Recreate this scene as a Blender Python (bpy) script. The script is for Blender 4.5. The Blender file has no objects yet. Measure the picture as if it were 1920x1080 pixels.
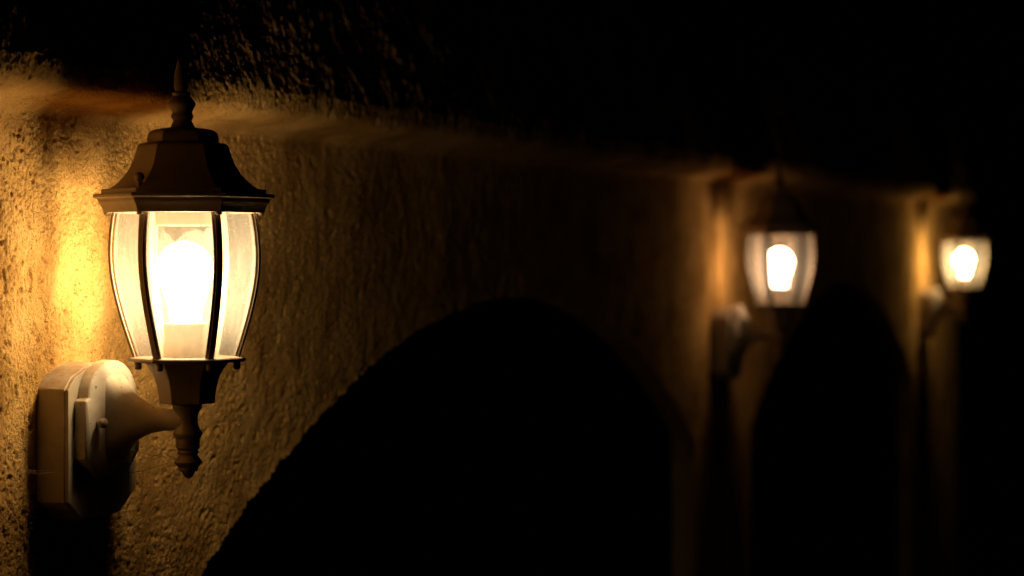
import bpy, math, random
import numpy as np
from mathutils import Vector

random.seed(7)
sc = bpy.context.scene
COL = sc.collection
PI = math.pi

# ------------------------------------------------------------------ layout
THETA = math.atan(1501 / 4533)        # angle between the view and the run of the wall
N_CAM = 1.288                         # camera distance from the wall plane (x = 0)
E = 0.1402                             # lantern axis to wall
Z_ARM = -0.1775
K = 1743.0                            # pixels per metre at the near lantern
LAMPS = [(2.357, 68.0, 0.018, 0.0, 92.0, (1.0, 0.74, 0.41)), (5.400, 67.0, 0.002, 0.6, 30.0, (1.0, 0.64, 0.38)), (8.430, 65.5, -0.014, -0.5, 70.0, (1.0, 0.72, 0.36))]
ARCHES = [(0.82, -0.070), (3.91, -0.070), (6.97, -0.082)]
ARC_R, ARC_HALF = 2.52, 1.25
U0, U1 = -1.4, 9.28

def Z(y):
    return (478.0 - y) / K - Z_ARM

# ------------------------------------------------------------------ materials
def mat(name):
    m = bpy.data.materials.new(name); m.use_nodes = True
    m.node_tree.nodes.clear()
    return m, m.node_tree.nodes, m.node_tree.links

def ramp(ns, stops, interp='LINEAR'):
    r = ns.new('ShaderNodeValToRGB'); cr = r.color_ramp; cr.interpolation = interp
    while len(cr.elements) < len(stops): cr.elements.new(0.5)
    for e, (p, c) in zip(cr.elements, stops):
        e.position = p; e.color = (c[0], c[1], c[2], 1)
    return r

def noise(ns, ls, co, scale, detail=4, rough=0.55, stretch=None):
    n = ns.new('ShaderNodeTexNoise'); n.inputs['Scale'].default_value = scale
    n.inputs['Detail'].default_value = detail; n.inputs['Roughness'].default_value = rough
    if stretch:
        mp = ns.new('ShaderNodeMapping'); mp.inputs['Scale'].default_value = stretch
        ls.new(co, mp.inputs['Vector']); co = mp.outputs['Vector']
    ls.new(co, n.inputs['Vector'])
    return n.outputs['Fac']

def mixc(ns, ls, fac, a, b, mode='MIX'):
    m = ns.new('ShaderNodeMix'); m.data_type = 'RGBA'; m.blend_type = mode
    for s, v in ((m.inputs[0], fac), (m.inputs[6], a), (m.inputs[7], b)):
        if hasattr(v, 'is_linked'): ls.new(v, s)
        elif isinstance(v, (int, float)): s.default_value = v
        else: s.default_value = (*v, 1)
    return m.outputs[2]

def stucco_material():
    m, ns, ls = mat('ochre_stucco')
    out = ns.new('ShaderNodeOutputMaterial')
    tc = ns.new('ShaderNodeTexCoord'); co = tc.outputs['Object']
    big = ramp(ns, [(0.3, (0.56, 0.315, 0.095)), (0.5, (0.75, 0.435, 0.14)), (0.72, (0.83, 0.52, 0.19))])
    ls.new(noise(ns, ls, co, 9, 5, 0.6), big.inputs[0])
    fine = ramp(ns, [(0.37, (0.30, 0.22, 0.15)), (0.43, (1, 1, 1))])
    ls.new(noise(ns, ls, co, 270, 4, 0.65), fine.inputs[0])
    pm = ramp(ns, [(0.40, (0.15, 0.15, 0.15)), (0.60, (0.95, 0.95, 0.95))]); ls.new(noise(ns, ls, co, 14, 4, 0.6), pm.inputs[0])
    c = mixc(ns, ls, pm.outputs[0], big.outputs[0], mixc(ns, ls, 1.0, big.outputs[0], fine.outputs[0], 'MULTIPLY'))
    lo = ramp(ns, [(0.36, (0.62, 0.57, 0.52)), (0.56, (1, 1, 1))])      # damp, rain-washed patches
    ls.new(noise(ns, ls, co, 4.5, 6, 0.62), lo.inputs[0])
    c = mixc(ns, ls, 0.8, c, lo.outputs[0], 'MULTIPLY')
    st = ramp(ns, [(0.60, (1, 1, 1)), (0.75, (0.60, 0.50, 0.45))])
    ls.new(noise(ns, ls, co, 28, 6, 0.7), st.inputs[0])
    c = mixc(ns, ls, 0.6, c, st.outputs[0], 'MULTIPLY')
    d = ns.new('ShaderNodeBsdfDiffuse'); d.inputs['Roughness'].default_value = 0.0
    ls.new(c, d.inputs['Color'])
    bump = ns.new('ShaderNodeBump'); bump.inputs['Strength'].default_value = 0.75
    bump.inputs['Distance'].default_value = 0.0030
    ls.new(noise(ns, ls, co, 330, 5, 0.62), bump.inputs['Height'])
    b2 = ns.new('ShaderNodeBump'); b2.inputs['Strength'].default_value = 0.7
    b2.inputs['Distance'].default_value = 0.0085
    ls.new(noise(ns, ls, co, 230, 5, 0.7), b2.inputs['Height']); ls.new(b2.outputs[0], bump.inputs['Normal'])
    ls.new(bump.outputs[0], d.inputs['Normal'])
    ls.new(d.outputs[0], out.inputs[0])
    return m

def paint_material(name, base, dirt, dirt_col, rough=0.5, speck=0.73):
    """old cream enamel with fly specks, fine mottling and grime lying on faces that look up"""
    m, ns, ls = mat(name)
    out = ns.new('ShaderNodeOutputMaterial')
    p = ns.new('ShaderNodeBsdfPrincipled'); p.inputs['Roughness'].default_value = rough
    p.inputs['Specular IOR Level'].default_value = 0.3
    tc = ns.new('ShaderNodeTexCoord'); co = tc.outputs['Object']
    mot = ramp(ns, [(0.3, (0.86, 0.84, 0.80)), (0.6, (1, 1, 1))])
    ls.new(noise(ns, ls, co, 70, 5, 0.65), mot.inputs[0])
    c = mixc(ns, ls, 1.0, base, mot.outputs[0], 'MULTIPLY')
    sp = ramp(ns, [(speck, (0, 0, 0)), (speck + 0.03, (0.8, 0.8, 0.8))])
    ls.new(noise(ns, ls, co, 330, 2, 0.5, (1, 0.6, 0.6)), sp.inputs[0])
    c = mixc(ns, ls, sp.outputs[0], c, (0.13, 0.07, 0.03))
    g = ns.new('ShaderNodeNewGeometry'); sep = ns.new('ShaderNodeSeparateXYZ'); ls.new(g.outputs['Normal'], sep.inputs[0])
    up = ns.new('ShaderNodeMapRange'); up.inputs[1].default_value = 0.25; up.inputs[2].default_value = 0.95
    ls.new(sep.outputs['Z'], up.inputs[0])
    nr = ramp(ns, [(0.38, (0, 0, 0)), (0.62, (1, 1, 1))]); ls.new(noise(ns, ls, co, 90, 6, 0.7), nr.inputs[0])
    mu = ns.new('ShaderNodeMath'); mu.operation = 'MULTIPLY'; ls.new(up.outputs[0], mu.inputs[0]); ls.new(nr.outputs[0], mu.inputs[1])
    m2 = ns.new('ShaderNodeMath'); m2.operation = 'MULTIPLY'; ls.new(mu.outputs[0], m2.inputs[0]); m2.inputs[1].default_value = dirt
    c = mixc(ns, ls, m2.outputs[0], c, dirt_col)
    ls.new(c, p.inputs['Base Color'])
    bp = ns.new('ShaderNodeBump'); bp.inputs['Strength'].default_value = 0.25; bp.inputs['Distance'].default_value = 0.0006
    ls.new(noise(ns, ls, co, 500, 3, 0.6), bp.inputs['Height']); ls.new(bp.outputs[0], p.inputs['Normal'])
    ls.new(p.outputs[0], out.inputs[0])
    return m

def glass_material(name, film, rough=0.02, streak=True):
    """dusty clear pane: mostly see-through, a thin scattering film and a mirror-like skin"""
    m, ns, ls = mat(name)
    out = ns.new('ShaderNodeOutputMaterial')
    tc = ns.new('ShaderNodeTexCoord'); co = tc.outputs['Object']
    tr = ns.new('ShaderNodeBsdfTransparent'); tr.inputs[0].default_value = (0.84, 0.83, 0.80, 1)
    tl = ns.new('ShaderNodeBsdfTranslucent'); tl.inputs[0].default_value = (0.95, 0.91, 0.81, 1)
    df = ns.new('ShaderNodeBsdfDiffuse'); df.inputs[0].default_value = (0.82, 0.80, 0.75, 1)
    gl = ns.new('ShaderNodeBsdfGlossy'); gl.inputs['Roughness'].default_value = rough
    f1 = ns.new('ShaderNodeMixShader'); f1.inputs[0].default_value = 0.35
    ls.new(tl.outputs[0], f1.inputs[1]); ls.new(df.outputs[0], f1.inputs[2])
    r = ramp(ns, [(0.30, (film * 0.72,) * 3), (0.62, (film * 1.2,) * 3), (0.76, (film * 1.5,) * 3), (0.80, (film * 3.0,) * 3)])
    n1 = noise(ns, ls, co, 120, 6, 0.75, (1, 1, 0.22))
    ls.new(n1, r.inputs[0])
    sp = ramp(ns, [(0.70, (0, 0, 0)), (0.76, (film * 2.2,) * 3)]); ls.new(noise(ns, ls, co, 520, 1, 0.5), sp.inputs[0])
    ad = ns.new('ShaderNodeMath'); ad.operation = 'ADD'; ls.new(r.outputs[0], ad.inputs[0]); ls.new(sp.outputs[0], ad.inputs[1])
    lw0 = ns.new('ShaderNodeLayerWeight'); lw0.inputs[0].default_value = 0.5      # longer way through the film at a slant
    p3 = ns.new('ShaderNodeMath'); p3.operation = 'POWER'; ls.new(lw0.outputs['Facing'], p3.inputs[0]); p3.inputs[1].default_value = 3
    m3 = ns.new('ShaderNodeMath'); m3.operation = 'MULTIPLY_ADD'; ls.new(p3.outputs[0], m3.inputs[0]); m3.inputs[1].default_value = 1.3; m3.inputs[2].default_value = 1.0
    mm = ns.new('ShaderNodeMath'); mm.operation = 'MULTIPLY'; mm.use_clamp = True; ls.new(ad.outputs[0], mm.inputs[0]); ls.new(m3.outputs[0], mm.inputs[1])
    f2 = ns.new('ShaderNodeMixShader'); ls.new(mm.outputs[0], f2.inputs[0])
    ls.new(tr.outputs[0], f2.inputs[1]); ls.new(f1.outputs[0], f2.inputs[2])
    lw = ns.new('ShaderNodeLayerWeight'); lw.inputs[0].default_value = 0.5
    pw = ns.new('ShaderNodeMath'); pw.operation = 'POWER'; ls.new(lw.outputs['Facing'], pw.inputs[0]); pw.inputs[1].default_value = 5
    ma = ns.new('ShaderNodeMath'); ma.operation = 'MULTIPLY_ADD'; ls.new(pw.outputs[0], ma.inputs[0])
    ma.inputs[1].default_value = 0.85; ma.inputs[2].default_value = 0.012
    f3 = ns.new('ShaderNodeMixShader'); ls.new(ma.outputs[0], f3.inputs[0])
    ls.new(f2.outputs[0], f3.inputs[1]); ls.new(gl.outputs[0], f3.inputs[2])
    ls.new(f3.outputs[0], out.inputs[0])
    return m

def emit_material(BULB, col):
    m, ns, ls = mat('lit_bulb')
    out = ns.new('ShaderNodeOutputMaterial'); e = ns.new('ShaderNodeEmission')
    e.inputs[0].default_value = (*col, 1); e.inputs[1].default_value = BULB
    ls.new(e.outputs[0], out.inputs[0]); return m

def simple(name, col, rough=0.8, nscale=30, amt=0.3):
    m, ns, ls = mat(name)
    out = ns.new('ShaderNodeOutputMaterial'); p = ns.new('ShaderNodeBsdfPrincipled')
    p.inputs['Roughness'].default_value = rough
    tc = ns.new('ShaderNodeTexCoord')
    r = ramp(ns, [(0.3, tuple(c * (1 - amt) for c in col)), (0.7, tuple(min(1, c * (1 + amt)) for c in col))])
    ls.new(noise(ns, ls, tc.outputs['Object'], nscale, 5), r.inputs[0]); ls.new(r.outputs[0], p.inputs['Base Color'])
    ls.new(p.outputs[0], out.inputs[0]); return m

M_WALL = stucco_material()
M_PAINT = paint_material('cream_enamel', (0.57, 0.49, 0.385), 0.9, (0.40, 0.27, 0.14), 0.5, 0.69)
M_BLOCK = paint_material('cream_plastic_block', (0.46, 0.38, 0.28), 0.95, (0.36, 0.22, 0.10), 0.6)
M_BROWN = paint_material('weathered_enamel', (0.32, 0.25, 0.185), 0.5, (0.25, 0.14, 0.07), 0.5)
M_GLASS = glass_material('dusty_glass', 0.056, 0.06)
M_BEVEL = glass_material('bevelled_glass_edge', 0.080, 0.2)
M_CERAMIC = simple('white_ceramic', (0.80, 0.70, 0.55), 0.5, 60, 0.06)
M_WEB = simple('dusty_silk', (0.62, 0.52, 0.38), 0.8, 200, 0.3)
M_GREEN = simple('green_blade', (0.16, 0.30, 0.04), 0.5, 200, 0.2)
M_GROUND = simple('dark_paving', (0.05, 0.045, 0.04), 0.9, 6, 0.3)

# ------------------------------------------------------------------ mesh helpers
def link(name, verts, faces, mats, parent=None, angle=35, bevel=0.0, mi=None, smooth=True):
    me = bpy.data.meshes.new(name)
    me.from_pydata([tuple(v) for v in verts], [], faces); me.update()
    for m in (mats if isinstance(mats, (list, tuple)) else [mats]): me.materials.append(m)
    if mi is not None: me.polygons.foreach_set('material_index', mi)
    import bmesh
    bm = bmesh.new(); bm.from_mesh(me)
    bmesh.ops.recalc_face_normals(bm, faces=bm.faces)
    bm.to_mesh(me); bm.free()
    if smooth:
        me.polygons.foreach_set('use_smooth', [True] * len(me.polygons))
        me.set_sharp_from_angle(angle=math.radians(angle))
    o = bpy.data.objects.new(name, me); COL.objects.link(o)
    if parent: o.parent = parent
    if bevel:
        b = o.modifiers.new('Bevel', 'BEVEL'); b.width = bevel; b.segments = 2
        b.limit_method = 'ANGLE'; b.angle_limit = math.radians(38); b.harden_normals = False
    return o

def catmull(pts, n):
    """smooth resampling of a profile"""
    out = []
    P = [pts[0]] + list(pts) + [pts[-1]]
    for i in range(1, len(P) - 2):
        p0, p1, p2, p3 = (np.array(P[j], float) for j in (i - 1, i, i + 1, i + 2))
        for k in range(n):
            t = k / n
            out.append(0.5 * ((2 * p1) + (-p0 + p2) * t + (2 * p0 - 5 * p1 + 4 * p2 - p3) * t * t + (-p0 + 3 * p1 - 3 * p2 + p3) * t ** 3))
    out.append(np.array(pts[-1], float))
    return [tuple(p) for p in out]

def lathe(prof, sides, psi0, lean, cx=E, cap=True, extra=0.0, zref=None):
    """prof: (radius px, y px) top to bottom; psi measured from the wall normal towards the camera side"""
    V, F = [], []
    for r, y in prof:
        z = Z(y); dx = -lean * z
        if zref is not None and z > zref: dx -= extra * (z - zref)
        for k in range(sides):
            a = math.radians(psi0) + 2 * PI * k / sides
            V.append((cx + dx + r / K * math.cos(a), -r / K * math.sin(a), z))
    n = len(prof)
    for i in range(n - 1):
        for k in range(sides):
            k2 = (k + 1) % sides
            F.append((i * sides + k, i * sides + k2, (i + 1) * sides + k2, (i + 1) * sides + k))
    if cap:
        F.append(tuple(range(sides))); F.append(tuple(reversed(range((n - 1) * sides, n * sides))))
    return V, F

def ball(c, r, seg=14, rings=9, sx=(1, 1, 1)):
    V, F = [], []
    for i in range(rings + 1):
        t = PI * i / rings
        for k in range(seg):
            a = 2 * PI * k / seg
            V.append((c[0] + sx[0] * r * math.sin(t) * math.cos(a), c[1] + sx[1] * r * math.sin(t) * math.sin(a), c[2] + sx[2] * r * math.cos(t)))
    for i in range(rings):
        for k in range(seg):
            k2 = (k + 1) % seg
            F.append((i * seg + k, i * seg + k2, (i + 1) * seg + k2, (i + 1) * seg + k))
    return V, F

def tube(p0, p1, r, seg=10):
    p0, p1 = Vector(p0), Vector(p1); d = (p1 - p0).normalized()
    a = d.orthogonal().normalized(); b = d.cross(a)
    V, F = [], []
    for p in (p0, p1):
        for k in range(seg):
            t = 2 * PI * k / seg; V.append(tuple(p + a * r * math.cos(t) + b * r * math.sin(t)))
    for k in range(seg):
        k2 = (k + 1) % seg; F.append((k, k2, seg + k2, seg + k))
    F.append(tuple(range(seg))); F.append(tuple(range(seg, 2 * seg)))
    return V, F

def join(*parts):
    V, F = [], []
    for v, f in parts:
        o = len(V); V += list(v); F += [tuple(i + o for i in q) for q in f]
    return V, F

def prism_x(outline, x0, x1, inset=0.0):
    """outline in (u, z), extruded along the wall normal; inset narrows the front a little"""
    n = len(outline); cu = sum(p[0] for p in outline) / n; cz = sum(p[1] for p in outline) / n
    V = [(x0, u, z) for u, z in outline]
    xs = [x0, x1 - inset, x1] if inset else [x0, x1]
    if inset:
        V += [(x1 - inset, u, z) for u, z in outline]
        V += [(x1, cu + (u - cu) * (1 - inset / 0.06), cz + (z - cz) * (1 - inset / 0.06)) for u, z in outline]
    else:
        V += [(x1, u, z) for u, z in outline]
    F = []
    L = len(xs)
    for i in range(L - 1):
        for k in range(n):
            k2 = (k + 1) % n; F.append((i * n + k, i * n + k2, (i + 1) * n + k2, (i + 1) * n + k))
    F.append(tuple(range(n))); F.append(tuple(range((L - 1) * n, L * n)))
    return V, F

# ------------------------------------------------------------------ the lantern
GLASS = [(133.5, 396), (137.5, 420), (140.3, 445), (141.8, 480), (140, 510), (135.5, 540), (129, 570), (121, 600), (112, 630), (104, 655), (99, 671)]

def lantern(u1, psi, lean, bulb_turn, power, bulb_col, label):
    root = bpy.data.objects.new('wall_lantern', None); COL.objects.link(root)
    root.location = (0, u1, Z_ARM); root.empty_display_size = 0.1
    root['label'] = label; root['category'] = 'wall lamp'; root['group'] = 'lanterns along the arcade wall'
    vpsi = psi + 30                                   # a vertex of the hexagon

    # --- mounting block on the stucco
    bz = 0.182
    blk = [(-.076, -.2675), (-.076, -.147), (-.061, -.1345), (-.034, -.1255), (0, -.121), (.034, -.1255), (.061, -.1345), (.081, -.147),
           (.081, -.2655), (.043, -.289), (-.043, -.289)]
    blk = [(u, z + bz) for u, z in blk]
    V, F = prism_x(blk, -0.012, 0.0335)
    mb = link('mounting_block', V, F, M_BLOCK, root, bevel=0.0012)
    gsk = [(u * 0.985, (z - bz + .203) * 0.985 - .203 + bz) for u, z in blk]
    V, F = prism_x(gsk, 0.0335, 0.0375)
    link('gasket', V, F, M_BLOCK, mb, bevel=0.0006)
    # --- canopy: domed top, straight sides, cut lower corners
    can = [(-.0615, -.040), (-.0615, .022)]
    for i in range(13):
        a = PI - PI * (i + 0.0) / 12
        can.append((.0540 * math.cos(a), .022 + .003 + .0385 * math.sin(a)))
    can += [(.0615, .022), (.0615, -.040), (.033, -.062), (-.033, -.062)]
    V, F = [], []
    rings = [(.0375, 1.0), (.0500, 1.0), (.0515, .975), (.0540, .86), (.0558, .72), (.0568, .55), (.0570, .40)]
    n = len(can)
    for x, s in rings:
        V += [(x, u * s, (z) * s) for u, z in can]
    for i in range(len(rings) - 1):
        for k in range(n):
            k2 = (k + 1) % n; F.append((i * n + k, i * n + k2, (i + 1) * n + k2, (i + 1) * n + k))
    F.append(tuple(range(n))); F.append(tuple(range((len(rings) - 1) * n, len(rings) * n)))
    cn = link('canopy', V, F, M_PAINT, root, bevel=0.0009)
    for s in (-1, 1):
        a = tube((.050, s * .045, -.002), (.060, s * .045, -.002), .0022)
        b = ball((.0625, s * .045, -.002), .0066, 16, 10, (.8, 1, .85))
        V, F = join(a, b); link('cap_nut', V, F, M_BROWN, cn, angle=60)
    # --- arm: trumpet that closes from a rounded block to a round bar
    prof = [(.0535, .0300, .0490), (.0570, .0285, .0455), (.0620, .0265, .0385), (.0690, .0240, .0300), (.0800, .0205, .0225), (.0920, .0165, .0170),
            (.1010, .0140, .0143), (.1110, .0122, .0124), (.1210, .0115, .0117), (.137, .0113, .0115)]
    prof = catmull(prof, 4); V, F = [], []; N = 48
    for x, ru, rz in prof:
        t = min(1, max(0, (x - .0535) / .05)); ex = 2 / (4.5 + (2 - 4.5) * t)
        for k in range(N):
            a = 2 * PI * k / N; c, s = math.cos(a), math.sin(a)
            V.append((x, ru * math.copysign(abs(c) ** ex, c), rz * math.copysign(abs(s) ** ex, s)))
    for i in range(len(prof) - 1):
        for k in range(N):
            k2 = (k + 1) % N; F.append((i * N + k, i * N + k2, (i + 1) * N + k2, (i + 1) * N + k))
    F.append(tuple(range(N))); F.append(tuple(range((len(prof) - 1) * N, len(prof) * N)))
    link('arm', V, F, M_PAINT, root, angle=50)
    # --- turned column under the lantern
    turned = [(25, 753), (27.5, 757), (28, 762), (25.5, 767), (21, 774), (19.3, 782), (19.2, 790), (20.5, 798), (24, 806), (28, 811.5), (28, 814), (24.5, 820),
              (23, 822), (22.8, 829.5), (21.6, 830), (21.6, 831.5), (22.4, 832), (22.2, 839), (18.5, 843), (18.2, 844), (20, 846), (20, 849), (17.8, 851), (18.5, 854),
              (22, 859), (26.5, 865), (26, 867), (21, 873), (18.5, 876), (18.8, 879), (17.5, 882), (13, 884), (11.5, 886), (9, 891), (6, 894.5), (2, 896.5)]
    V, F = lathe(turned, 40, 0, lean); link('column', V, F, M_BROWN, root, angle=28)
    # --- hexagonal cup
    cup = catmull([(82, 677), (76, 683), (68, 694), (62, 706), (58, 718), (55, 732), (52.5, 752)], 3) + [(52.5, 756), (30, 756.5)]
    V, F = lathe(cup, 6, vpsi, lean); link('cup', V, F, M_BROWN, root, bevel=0.0010)
    # --- base plate with six studs
    V, F = lathe([(104, 669.0), (109.5, 670), (111.5, 673), (110, 676.5), (104, 678.5)], 6, vpsi, lean)
    bp = link('base_plate', V, F, M_BROWN, root, bevel=0.0006)
    for k in range(6):
        a = math.radians(vpsi + 60 * k); r = 92 / K
        x, y = E + r * math.cos(a), -r * math.sin(a)
        V, F = join(tube((x, y, Z(677)), (x, y, Z(690)), .0040, 12), ball((x, y, Z(690)), .0040, 12, 6, (1, 1, .45)))
        link('stud', V, F, M_BROWN, bp, angle=50)
    # --- ribs and panes
    G = catmull(GLASS, 3)
    for k in range(6):
        a = math.radians(vpsi + 60 * k)
        er = np.array((math.cos(a), -math.sin(a))); et = np.array((math.sin(a), math.cos(a)))
        sec = [(-.0052, -.0006), (-.0052, .0004), (-.0028, .0012), (-.0024, .0024), (.0024, .0024), (.0028, .0012), (.0052, .0004), (.0052, -.0006)]
        V, F = [], []
        for r, y in G:
            z = Z(y)
            for t, d in sec:
                p = er * (r / K - .0022 + d) + et * t
                V.append((E - lean * z + p[0], p[1], z))
        m = len(sec)
        for i in range(len(G) - 1):
            for j in range(m):
                j2 = (j + 1) % m; F.append((i * m + j, i * m + j2, (i + 1) * m + j2, (i + 1) * m + j))
        F.append(tuple(range(m))); F.append(tuple(range((len(G) - 1) * m, len(G) * m)))
        link('rib', V, F, M_BROWN, root, angle=30)
        # pane between this vertex and the next
        a2 = math.radians(vpsi + 60 * (k + 1)); V, F, MI = [], [], []
        fr = [(0.012, 0), (0.045, 0.0), (0.15, .0026), (0.30, .0029), (0.5, .003), (0.70, .0029), (0.85, .0026), (0.955, 0.0), (0.988, 0)]
        am = (a + a2) / 2
        for r, y in G:
            z = Z(y); rr = (r / K - .0030)
            A = np.array((rr * math.cos(a), -rr * math.sin(a))); B = np.array((rr * math.cos(a2), -rr * math.sin(a2)))
            nm = np.array((math.cos(am), -math.sin(am)))
            for f, d in fr:
                p = A + (B - A) * f + nm * (d - .0022)
                V.append((E - lean * z + p[0], p[1], z))
        m = len(fr)
        for i in range(len(G) - 1):
            for j in range(m - 1):
                F.append((i * m + j, i * m + j + 1, (i + 1) * m + j + 1, (i + 1) * m + j))
                MI.append(1 if j in (1, m - 3) else 0)
        link('glass_pane', V, F, [M_GLASS, M_BEVEL], root, angle=30, mi=MI)
    # --- bulb, holder
    gl = [(1.0, 452.5)] + [(53 * math.sin(t), 505.5 - 53 * math.cos(t)) for t in np.linspace(0.15, 1.95, 14)] + [(45, 540), (39, 556), (34, 572), (31, 588), (29.5, 606)]
    V, F = lathe(gl, 32, bulb_turn * 30, lean); link('light_bulb', V, F, emit_material(power, bulb_col), root, angle=80)
    V, F = lathe([(20, 604.5), (36, 604.6), (40.5, 606), (41.5, 612), (41.5, 640), (43, 644), (43, 669.5)], 36, 0, lean)
    link('lamp_holder', V, F, M_CERAMIC, root, angle=40)
    # --- roof
    top = [(28, 240.5), (34, 240), (52, 243), (61, 247), (65, 252), (67, 259), (67, 266.5), (70, 267.5), (80, 270), (84.5, 274), (87, 281), (90, 291), (94.5, 303),
           (101, 316), (110, 329), (119, 339), (128, 347), (136, 352.5), (140, 354.5)]
    top = catmull(top, 2)
    rim = [(153, 355), (154, 357), (154, 363.3), (168, 364), (169.5, 366), (169.5, 370.5), (167, 372), (161.5, 373)]
    cyma = catmull([(161, 374), (160, 379), (156.5, 384), (153.5, 389), (151.5, 394), (150, 399)], 2)
    inner = [(146, 399.6), (143, 396), (143, 388)]
    V, F = lathe(top + rim + cyma + inner, 6, vpsi, lean)
    rf = link('roof', V, F, M_BROWN, root, bevel=0.0009, angle=32)
    V, F = lathe([(54, 389), (54, 421), (53, 423), (49, 423), (48, 421), (48, 389)], 6, vpsi, lean)
    link('glass_retainer', V, F, M_CERAMIC, rf)
    for k in range(2):
        a = math.radians(vpsi + 5 + 180 * k); r = 128 / K
        x, y = E + r * math.cos(a) - lean * Z(340), -r * math.sin(a)
        V, F = join(tube((x, y, Z(356)), (x, y, Z(341)), .0024, 10), ball((x, y, Z(335.5)), .0055, 16, 10))
        link('cap_nut', V, F, M_BROWN, rf, angle=60)
    for k in range(6):
        a = math.radians(vpsi + 60 * k); r = 143 / K
        x, y = E + r * math.cos(a) - lean * Z(400), -r * math.sin(a)
        V, F = ball((x, y, Z(401.5)), .0032, 10, 6, (1.2, 1.2, .7)); link('clip', V, F, M_CERAMIC, rf, angle=60)
    # --- finial
    fin = [(1, 108), (3.5, 112), (6.5, 120), (9.5, 132), (12, 146), (13.5, 156), (13, 164), (11, 170), (11.5, 171.5), (16, 173), (17.5, 175.5), (17, 179), (16.5, 180),
           (20, 185), (25, 191), (26.5, 195), (25, 199), (21, 206), (18.5, 211), (18.5, 212.5), (20.5, 215), (21, 219), (19.5, 223), (17.5, 225), (18, 229), (21, 234), (23, 238), (25, 242)]
    V, F = lathe(fin, 32, 0, lean, extra=0.028, zref=Z(240)); link('finial', V, F, M_BROWN, root, angle=50)
    return root

LABELS = ['large sharp cream wall lantern closest to the camera, on rough ochre stucco at the left',
          'blurred lit wall lantern between the two dark arches, middle of three',
          'smallest blurred wall lantern, farthest along the wall at the right end']
for (u, psi, lean, bt, pw, bc), lb in zip(LAMPS, LABELS):
    lantern(u, psi, lean, bt, pw, bc, lb)

# ------------------------------------------------------------------ numpy noise
def _hash(ix, iy, seed):
    h = (ix.astype(np.int64) * 374761393 + iy.astype(np.int64) * 668265263 + seed * 1442695041) & 0xFFFFFFFF
    h = ((h ^ (h >> 13)) * 1274126177) & 0xFFFFFFFF
    h = (h ^ (h >> 16)) & 0xFFFFFFFF
    return h

def perlin(x, y, seed):
    ix = np.floor(x); iy = np.floor(y); fx = x - ix; fy = y - iy
    ux = fx * fx * fx * (fx * (fx * 6 - 15) + 10); uy = fy * fy * fy * (fy * (fy * 6 - 15) + 10)
    def g(ox, oy):
        a = _hash(ix + ox, iy + oy, seed) * (2 * PI / 4294967296.0)
        return np.cos(a) * (fx - ox) + np.sin(a) * (fy - oy)
    a = g(0, 0); b = g(1, 0); c = g(0, 1); d = g(1, 1)
    return (a + (b - a) * ux + (c - a) * uy + (a - b - c + d) * ux * uy) * 1.5

def fbm(x, y, seed, octv, gain=0.5):
    s = 0; amp = 1.0
    for i in range(octv):
        s = s + amp * perlin(x * 2 ** i + 17.3 * i, y * 2 ** i - 9.1 * i, seed + i); amp *= gain
    return s

def sstep(a, b, x):
    t = np.clip((x - a) / (b - a), 0, 1); return t * t * (3 - 2 * t)

def stucco(u, z):
    """height of the plaster in metres"""
    wu = u + 0.005 * fbm(u * 18, z * 18, 91, 3); wz = z + 0.005 * fbm(u * 18, z * 18, 71, 3)
    h = 0.0024 * fbm(wu * 6, wz * 6, 1, 2)
    # trowelled skins with torn lips
    near = sstep(3.1, 2.3, u)
    p = fbm(wu * 11, wz * 9, 11, 4, 0.55)
    h += 0.0006 * sstep(-0.02, 0.12, p) + 0.0007 * near * sstep(0.34, 0.38, p)
    q = fbm(wu * 22 + 5, wz * 19, 31, 3, 0.55)
    h += 0.0004 * sstep(0.16, 0.22, q)
    # lumps and grit
    h += 0.00085 * fbm(u * 42, z * 34, 21, 2, 0.6) + 0.00075 * fbm(u * 105, z * 95, 23, 2, 0.6)
    g = fbm(u * 210, z * 210, 41, 2, 0.6)
    rough = 0.35 + 0.65 * sstep(-0.25, 0.25, fbm(u * 9, z * 9, 61, 2))
    h += 0.0010 * g * rough
    # pits
    k = fbm(u * 180, z * 165, 51, 1, 0.5)
    near = sstep(3.1, 2.3, u)
    h -= (0.0013 + 0.0006 * near) * sstep(0.22, 0.50, k) * sstep(0.36, 0.7, rough)
    k2 = fbm(wu * 62, wz * 58, 81, 2, 0.5)
    h -= 0.0030 * sstep(0.55, 0.72, k2)
    c = fbm(wu * 13 + 2, wz * 11, 121, 4, 0.6)
    h -= 0.0030 * np.exp(-(c / 0.028) ** 2) * sstep(0.02, 0.25, fbm(u * 10, z * 10, 131, 2)) * (0.35 + 0.65 * near)
    return h

# ------------------------------------------------------------------ the wall
def arch_z(u):
    """underside of the arches, and whether u is inside an opening"""
    zb = np.full_like(u, -0.46); inside = np.zeros(u.shape, bool)
    for c, apex in ARCHES:
        d = np.abs(u - c); m = d < ARC_HALF
        zz = apex - ARC_R + np.sqrt(np.maximum(ARC_R ** 2 - d ** 2, 0))
        zb = np.where(m, zz, zb); inside |= m
    return zb, inside

def cove(t):
    """upper part of the wall profile: t in metres above the cove foot -> (n, z)"""
    P = catmull([(0, 0.0), (0.002, .006), (.010, .0115), (.023, .0155), (.040, .0185), (.055, .022), (.066, .028), (.0705, .037), (.0715, .055)], 8)
    P = np.array(P); s = np.concatenate([[0], np.cumsum(np.hypot(*np.diff(P, axis=0).T))])
    tt = np.minimum(t, s[-1])
    n = np.interp(tt, s, P[:, 0]); z = np.interp(tt, s, P[:, 1]) + np.maximum(t - s[-1], 0)
    n = n - 0.25 * np.minimum(np.maximum(t - s[-1], 0), 0.3)      # the upper band leans back
    return n, z, s[-1]
Z_COVE = 0.1455

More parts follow.
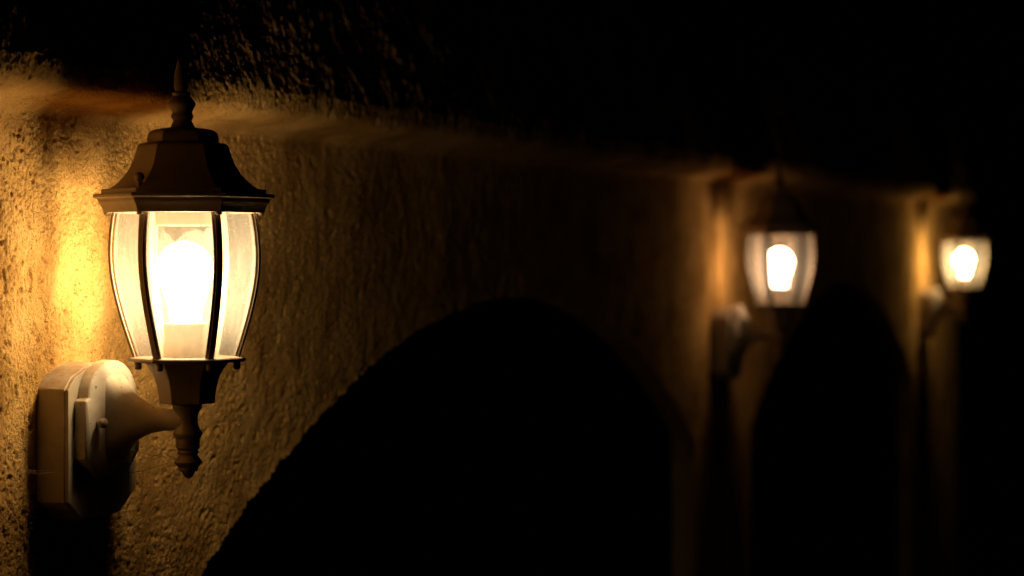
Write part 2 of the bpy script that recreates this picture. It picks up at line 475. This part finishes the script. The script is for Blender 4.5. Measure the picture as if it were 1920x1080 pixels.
def build_wall():
    us = [U0]
    while us[-1] < U1:
        u = us[-1]
        if u < 1.95: du = 0.02
        else:
            Y = 0.405 + 0.95 * u; du = 0.0016 * (Y / 2.55) ** 1.9
        us.append(u + du)
    us[-1] = U1
    us = np.array(us)
    # exact jamb columns: a pair of columns 0.1 mm apart at every jamb
    for c, _ in ARCHES:
        for e in (c - ARC_HALF, c + ARC_HALF):
            us = us[np.abs(us - e) > 0.0008]; us = np.concatenate([us, [e - 0.00005, e + 0.00005]])
    us = np.sort(us); nu = len(us)
    # rows above and below the cove foot
    ta = np.concatenate([np.linspace(0, 0.085, 64)[1:], np.linspace(0.085, 0.26, 105)[1:], np.linspace(0.26, 0.40, 40)[1:]])
    nb = 400
    zb, ins = arch_z(us)
    ragged = 0.0030 * fbm(us * 30, us * 0 + 3.3, 5, 5, 0.68)
    zb = zb + np.where(ins, ragged, 0)
    tb = np.linspace(0, 1, nb)
    Zl = zb[:, None] + (Z_COVE - zb)[:, None] * tb[None, :]
    n_up, z_up, _ = cove(ta)
    wob = 0.003 * fbm(us * 4, us * 0 + 1.0, 15, 3) + 0.005 * (us - 2.4)
    Zu = Z_COVE + np.broadcast_to(z_up[None, :], (nu, len(ta)))
    Zg = np.concatenate([Zl, Zu], axis=1)
    Ng = np.concatenate([np.zeros_like(Zl), np.broadcast_to(n_up[None, :], Zu.shape)], axis=1)
    Ug = np.broadcast_to(us[:, None], Zg.shape)
    blend = sstep(Z_COVE - 0.05, Z_COVE + 0.0, Zg)
    Zg = Zg + blend * wob[:, None]
    H = stucco(Ug, Zg)
    calm = 1 - 0.62 * np.exp(-((Zg - (Z_COVE + 0.022)) / 0.018) ** 2)      # the cove was smoothed by hand
    up = sstep(Z_COVE + 0.045, Z_COVE + 0.09, Zg)
    H = H * calm
    # coarse vertical drags on the upper band
    dr = fbm(Ug * 19 + 0.3 * Zg * 19, Zg * 11, 101, 5, 0.62)
    H = H + up * (0.0036 * np.maximum(dr - 0.38, 0) + 0.0013 * fbm(Ug * 85, Zg * 60, 111, 3, 0.65))
    lip = np.where(ins[:, None], np.exp(-((Zg - zb[:, None]) / 0.006) ** 2), 0)
    H = H + 0.0022 * lip * (0.3 + 1.2 * perlin(Ug * 40, Zg * 5, 7)) + 0.0015 * lip * fbm(Ug * 150, Zg * 150, 17, 2)
    Ng = Ng + H
    nr = Zg.shape[1]
    V = np.stack([Ng, Ug, Zg], -1).reshape(-1, 3)
    idx = np.arange(nu * nr).reshape(nu, nr)
    Q = [np.stack([idx[:-1, :-1], idx[1:, :-1], idx[1:, 1:], idx[:-1, 1:]], -1).reshape(-1, 4)]
    verts = [V]; base = len(V)
    T = -0.05
    # underside of arches / back / top / ends
    cols = nu
    def strip(a_idx, pts):
        nonlocal base
        verts.append(pts); b = np.arange(len(pts)) + base; base += len(pts)
        Q.append(np.stack([a_idx[:-1], b[:-1], b[1:], a_idx[1:]], -1)); return b
    # soffit in three steps, rough
    low = idx[:, 0]
    prev = low
    for f in (0.25, 0.6, 1.0):
        pts = np.stack([np.full(nu, T * f), us, zb + (0.002 * fbm(us * 40, us * 0 + 9 * f, 8, 3) if f < 1 else 0)], -1)
        prev = strip(prev, pts)
    b_low = prev
    b_top = strip(idx[:, -1], np.stack([np.full(nu, T), us, np.full(nu, Zg[0, -1])], -1))
    Q.append(np.stack([b_low[:-1], b_top[:-1], b_top[1:], b_low[1:]], -1))
    # piers down to the ground
    for k in range(nu - 1):
        pass
    runs = []; inpier = ~ins; start = None
    for k in range(nu):
        if inpier[k] and start is None: start = k
        if start is not None and (not inpier[k] or k == nu - 1):
            runs.append((start, k - 1 if not inpier[k] else k)); start = None
    for a, b in runs:
        if b - a < 2: continue
        cu = us[a:b + 1]; prev = low[a:b + 1]
        zs = np.concatenate([np.linspace(-0.46, -0.62, 70)[1:], np.linspace(-0.62, -1.72, 30)[1:]])
        fr = [prev]
        for zz in zs:
            pts = np.stack([stucco(cu, np.full_like(cu, zz)), cu, np.full_like(cu, zz)], -1)
            verts.append(pts); bb = np.arange(len(pts)) + base; base += len(pts)
            Q.append(np.stack([fr[-1][:-1], bb[:-1], bb[1:], fr[-1][1:]], -1)); fr.append(bb)
        pts = np.stack([np.full_like(cu, T), cu, np.full_like(cu, -1.72)], -1)
        verts.append(pts); bb = np.arange(len(pts)) + base; base += len(pts)
        Q.append(np.stack([b_low[a:b + 1][:-1], bb[:-1], bb[1:], b_low[a:b + 1][1:]], -1))
        for e in (0, -1):
            fe = np.array([f[e] for f in fr]); k = (a, b)[e]
            top = b_low[k]; bot = bb[e]
            n = len(fe); zz = np.concatenate([[-0.46], zs])
            pts = np.stack([np.full(n, T), np.full(n, cu[e]), zz], -1)
            verts.append(pts); b2 = np.arange(n) + base; base += n
            Q.append(np.stack([fe[:-1], b2[:-1], b2[1:], fe[1:]], -1))
    for e in (0, -1):      # the two free ends
        fe = idx[e]; n = len(fe)
        pts = np.stack([np.full(n, T), np.full(n, us[e]), Zg[e]], -1)
        verts.append(pts); b2 = np.arange(n) + base; base += n
        Q.append(np.stack([fe[:-1], b2[:-1], b2[1:], fe[1:]], -1))
    V = np.concatenate(verts).astype(np.float32); Qa = np.concatenate(Q).astype(np.int32)
    me = bpy.data.meshes.new('arcade_wall')
    me.vertices.add(len(V)); me.vertices.foreach_set('co', V.ravel())
    me.loops.add(Qa.size); me.loops.foreach_set('vertex_index', Qa.ravel())
    me.polygons.add(len(Qa)); me.polygons.foreach_set('loop_start', np.arange(0, Qa.size, 4, dtype=np.int32))
    me.update(calc_edges=True); me.validate()
    me.polygons.foreach_set('use_smooth', [True] * len(me.polygons))
    me.materials.append(M_WALL)
    o = bpy.data.objects.new('arcade_wall', me); COL.objects.link(o)
    o['label'] = 'rough ochre stucco wall with low arched openings that carries all the lanterns'
    o['category'] = 'wall'
    print('wall verts', len(V))
    return o
build_wall()

# ------------------------------------------------------------------ small things
def strand(pts, r):
    parts = []
    for a, b in zip(pts[:-1], pts[1:]): parts.append(tube(a, b, r, 5))
    return parts

def web(name, label, strands, r=0.00022):
    parts = []
    for s in strands:
        n = 10; p0, p1, sag = Vector(s[0]), Vector(s[1]), s[2]
        pts = []
        for i in range(n + 1):
            t = i / n; p = p0.lerp(p1, t); p.z -= sag * 4 * t * (1 - t)
            p += Vector((random.uniform(-1, 1), random.uniform(-1, 1), random.uniform(-1, 1))) * 0.0005
            pts.append(p)
        parts += strand(pts, r * random.uniform(0.7, 1.3))
    V, F = join(*parts); o = link(name, V, F, M_WEB)
    o['label'] = label; o['category'] = 'cobweb'
    return o

UL = 2.357
A = (0.100, UL + 0.0, Z_ARM - 0.016); B = (0.125, UL - .006, -.2345)
web('cobweb', 'dusty cobweb threads strung between the arm and turned column of the closest lantern',
    [((.098, UL, -.196), (.121, UL - .010, -.2210), .001), ((.104, UL - .004, -.196), (.122, UL - .011, -.2160), .0015),
     ((.002, UL + .06, -.2060), (.120, UL - .010, -.2170), .003), ((.004, UL - .0, -.2300), (.120, UL - .011, -.2120), .004),
     ((.110, UL, -.1950), (.124, UL - .008, -.2230), .0), ((.003, UL + .02, -.238), (.121, UL - .01, -.2240), .006)])
web('cobweb', 'faint pale spider threads left of the closest lantern\'s mounting block',
    [((.002, UL - .155, -.222), (.026, UL - .0745, -.230), .002), ((.003, UL - .155, -.2215), (.020, UL - .0745, -.228), .001),
     ], 0.00008)

V, F = [], []
for i, (w, t) in enumerate(((.0003, 0), (.0011, .3), (.0013, .55), (.0008, .8), (.0001, 1))):
    z = 0.0075 * (t - 0.5); x = 0.0045 + 0.0005 * t
    V += [(x, -w + .001 * t, z), (x + .0006, 0 + .001 * t, z), (x, w + .001 * t, z), (x - .0004, 0 + .001 * t, z)]
for i in range(4):
    for k in range(4):
        k2 = (k + 1) % 4; F.append((i * 4 + k, i * 4 + k2, i * 4 + 4 + k2, i * 4 + 4 + k))
gb = link('leaf_sliver', V, F, M_GREEN); gb.location = (0.0, 2.3145, 0.065)
gb['label'] = 'tiny green leaf sliver stuck to the stucco left of the closest lantern roof'; gb['category'] = 'leaf'

# ------------------------------------------------------------------ ground, sky
n = 24; V, F = [], []
S = 90.0
for i in range(n + 1):
    for j in range(n + 1):
        x = (i / n - .5) * 2 * S; y = (j / n - .5) * 2 * S
        V.append((x, y, 0))
for i in range(n):
    for j in range(n):
        a = i * (n + 1) + j; F.append((a, a + n + 1, a + n + 2, a + 1))
g = link('ground', V, F, M_GROUND, smooth=False); g.location = (0, 0, -1.70); g['kind'] = 'structure'
g['label'] = 'dark paved ground below the arcade wall'

w = bpy.data.worlds.new('World'); sc.world = w; w.use_nodes = True
bg = w.node_tree.nodes['Background']; bg.inputs[0].default_value = (0.3, 0.4, 0.7, 1); bg.inputs[1].default_value = 0.00005

# ------------------------------------------------------------------ camera
cam = bpy.data.cameras.new('camera'); co = bpy.data.objects.new('camera', cam); COL.objects.link(co)
co.location = (N_CAM, 0, 0); co.rotation_euler = (PI / 2, 0, THETA)
cam.sensor_width = 36; cam.lens = 4533 / 1920 * 36; cam.shift_y = -62 / 1920
cam.clip_start = 0.05; cam.clip_end = 500
cam.dof.use_dof = True; cam.dof.focus_distance = 2.60; cam.dof.aperture_fstop = 4.4; cam.dof.aperture_blades = 0
sc.camera = co

sc.render.engine = 'CYCLES'
c = sc.cycles
c.use_denoising = True
c.max_bounces = 24; c.diffuse_bounces = 5; c.glossy_bounces = 4; c.transparent_max_bounces = 32; c.transmission_bounces = 6
c.sample_clamp_indirect = 4.0; c.caustics_reflective = False; c.caustics_refractive = False
sc.view_settings.view_transform = 'Standard'; sc.view_settings.look = 'None'
sc.view_settings.exposure = 0; sc.view_settings.gamma = 1; sc.view_settings.use_curve_mapping = False
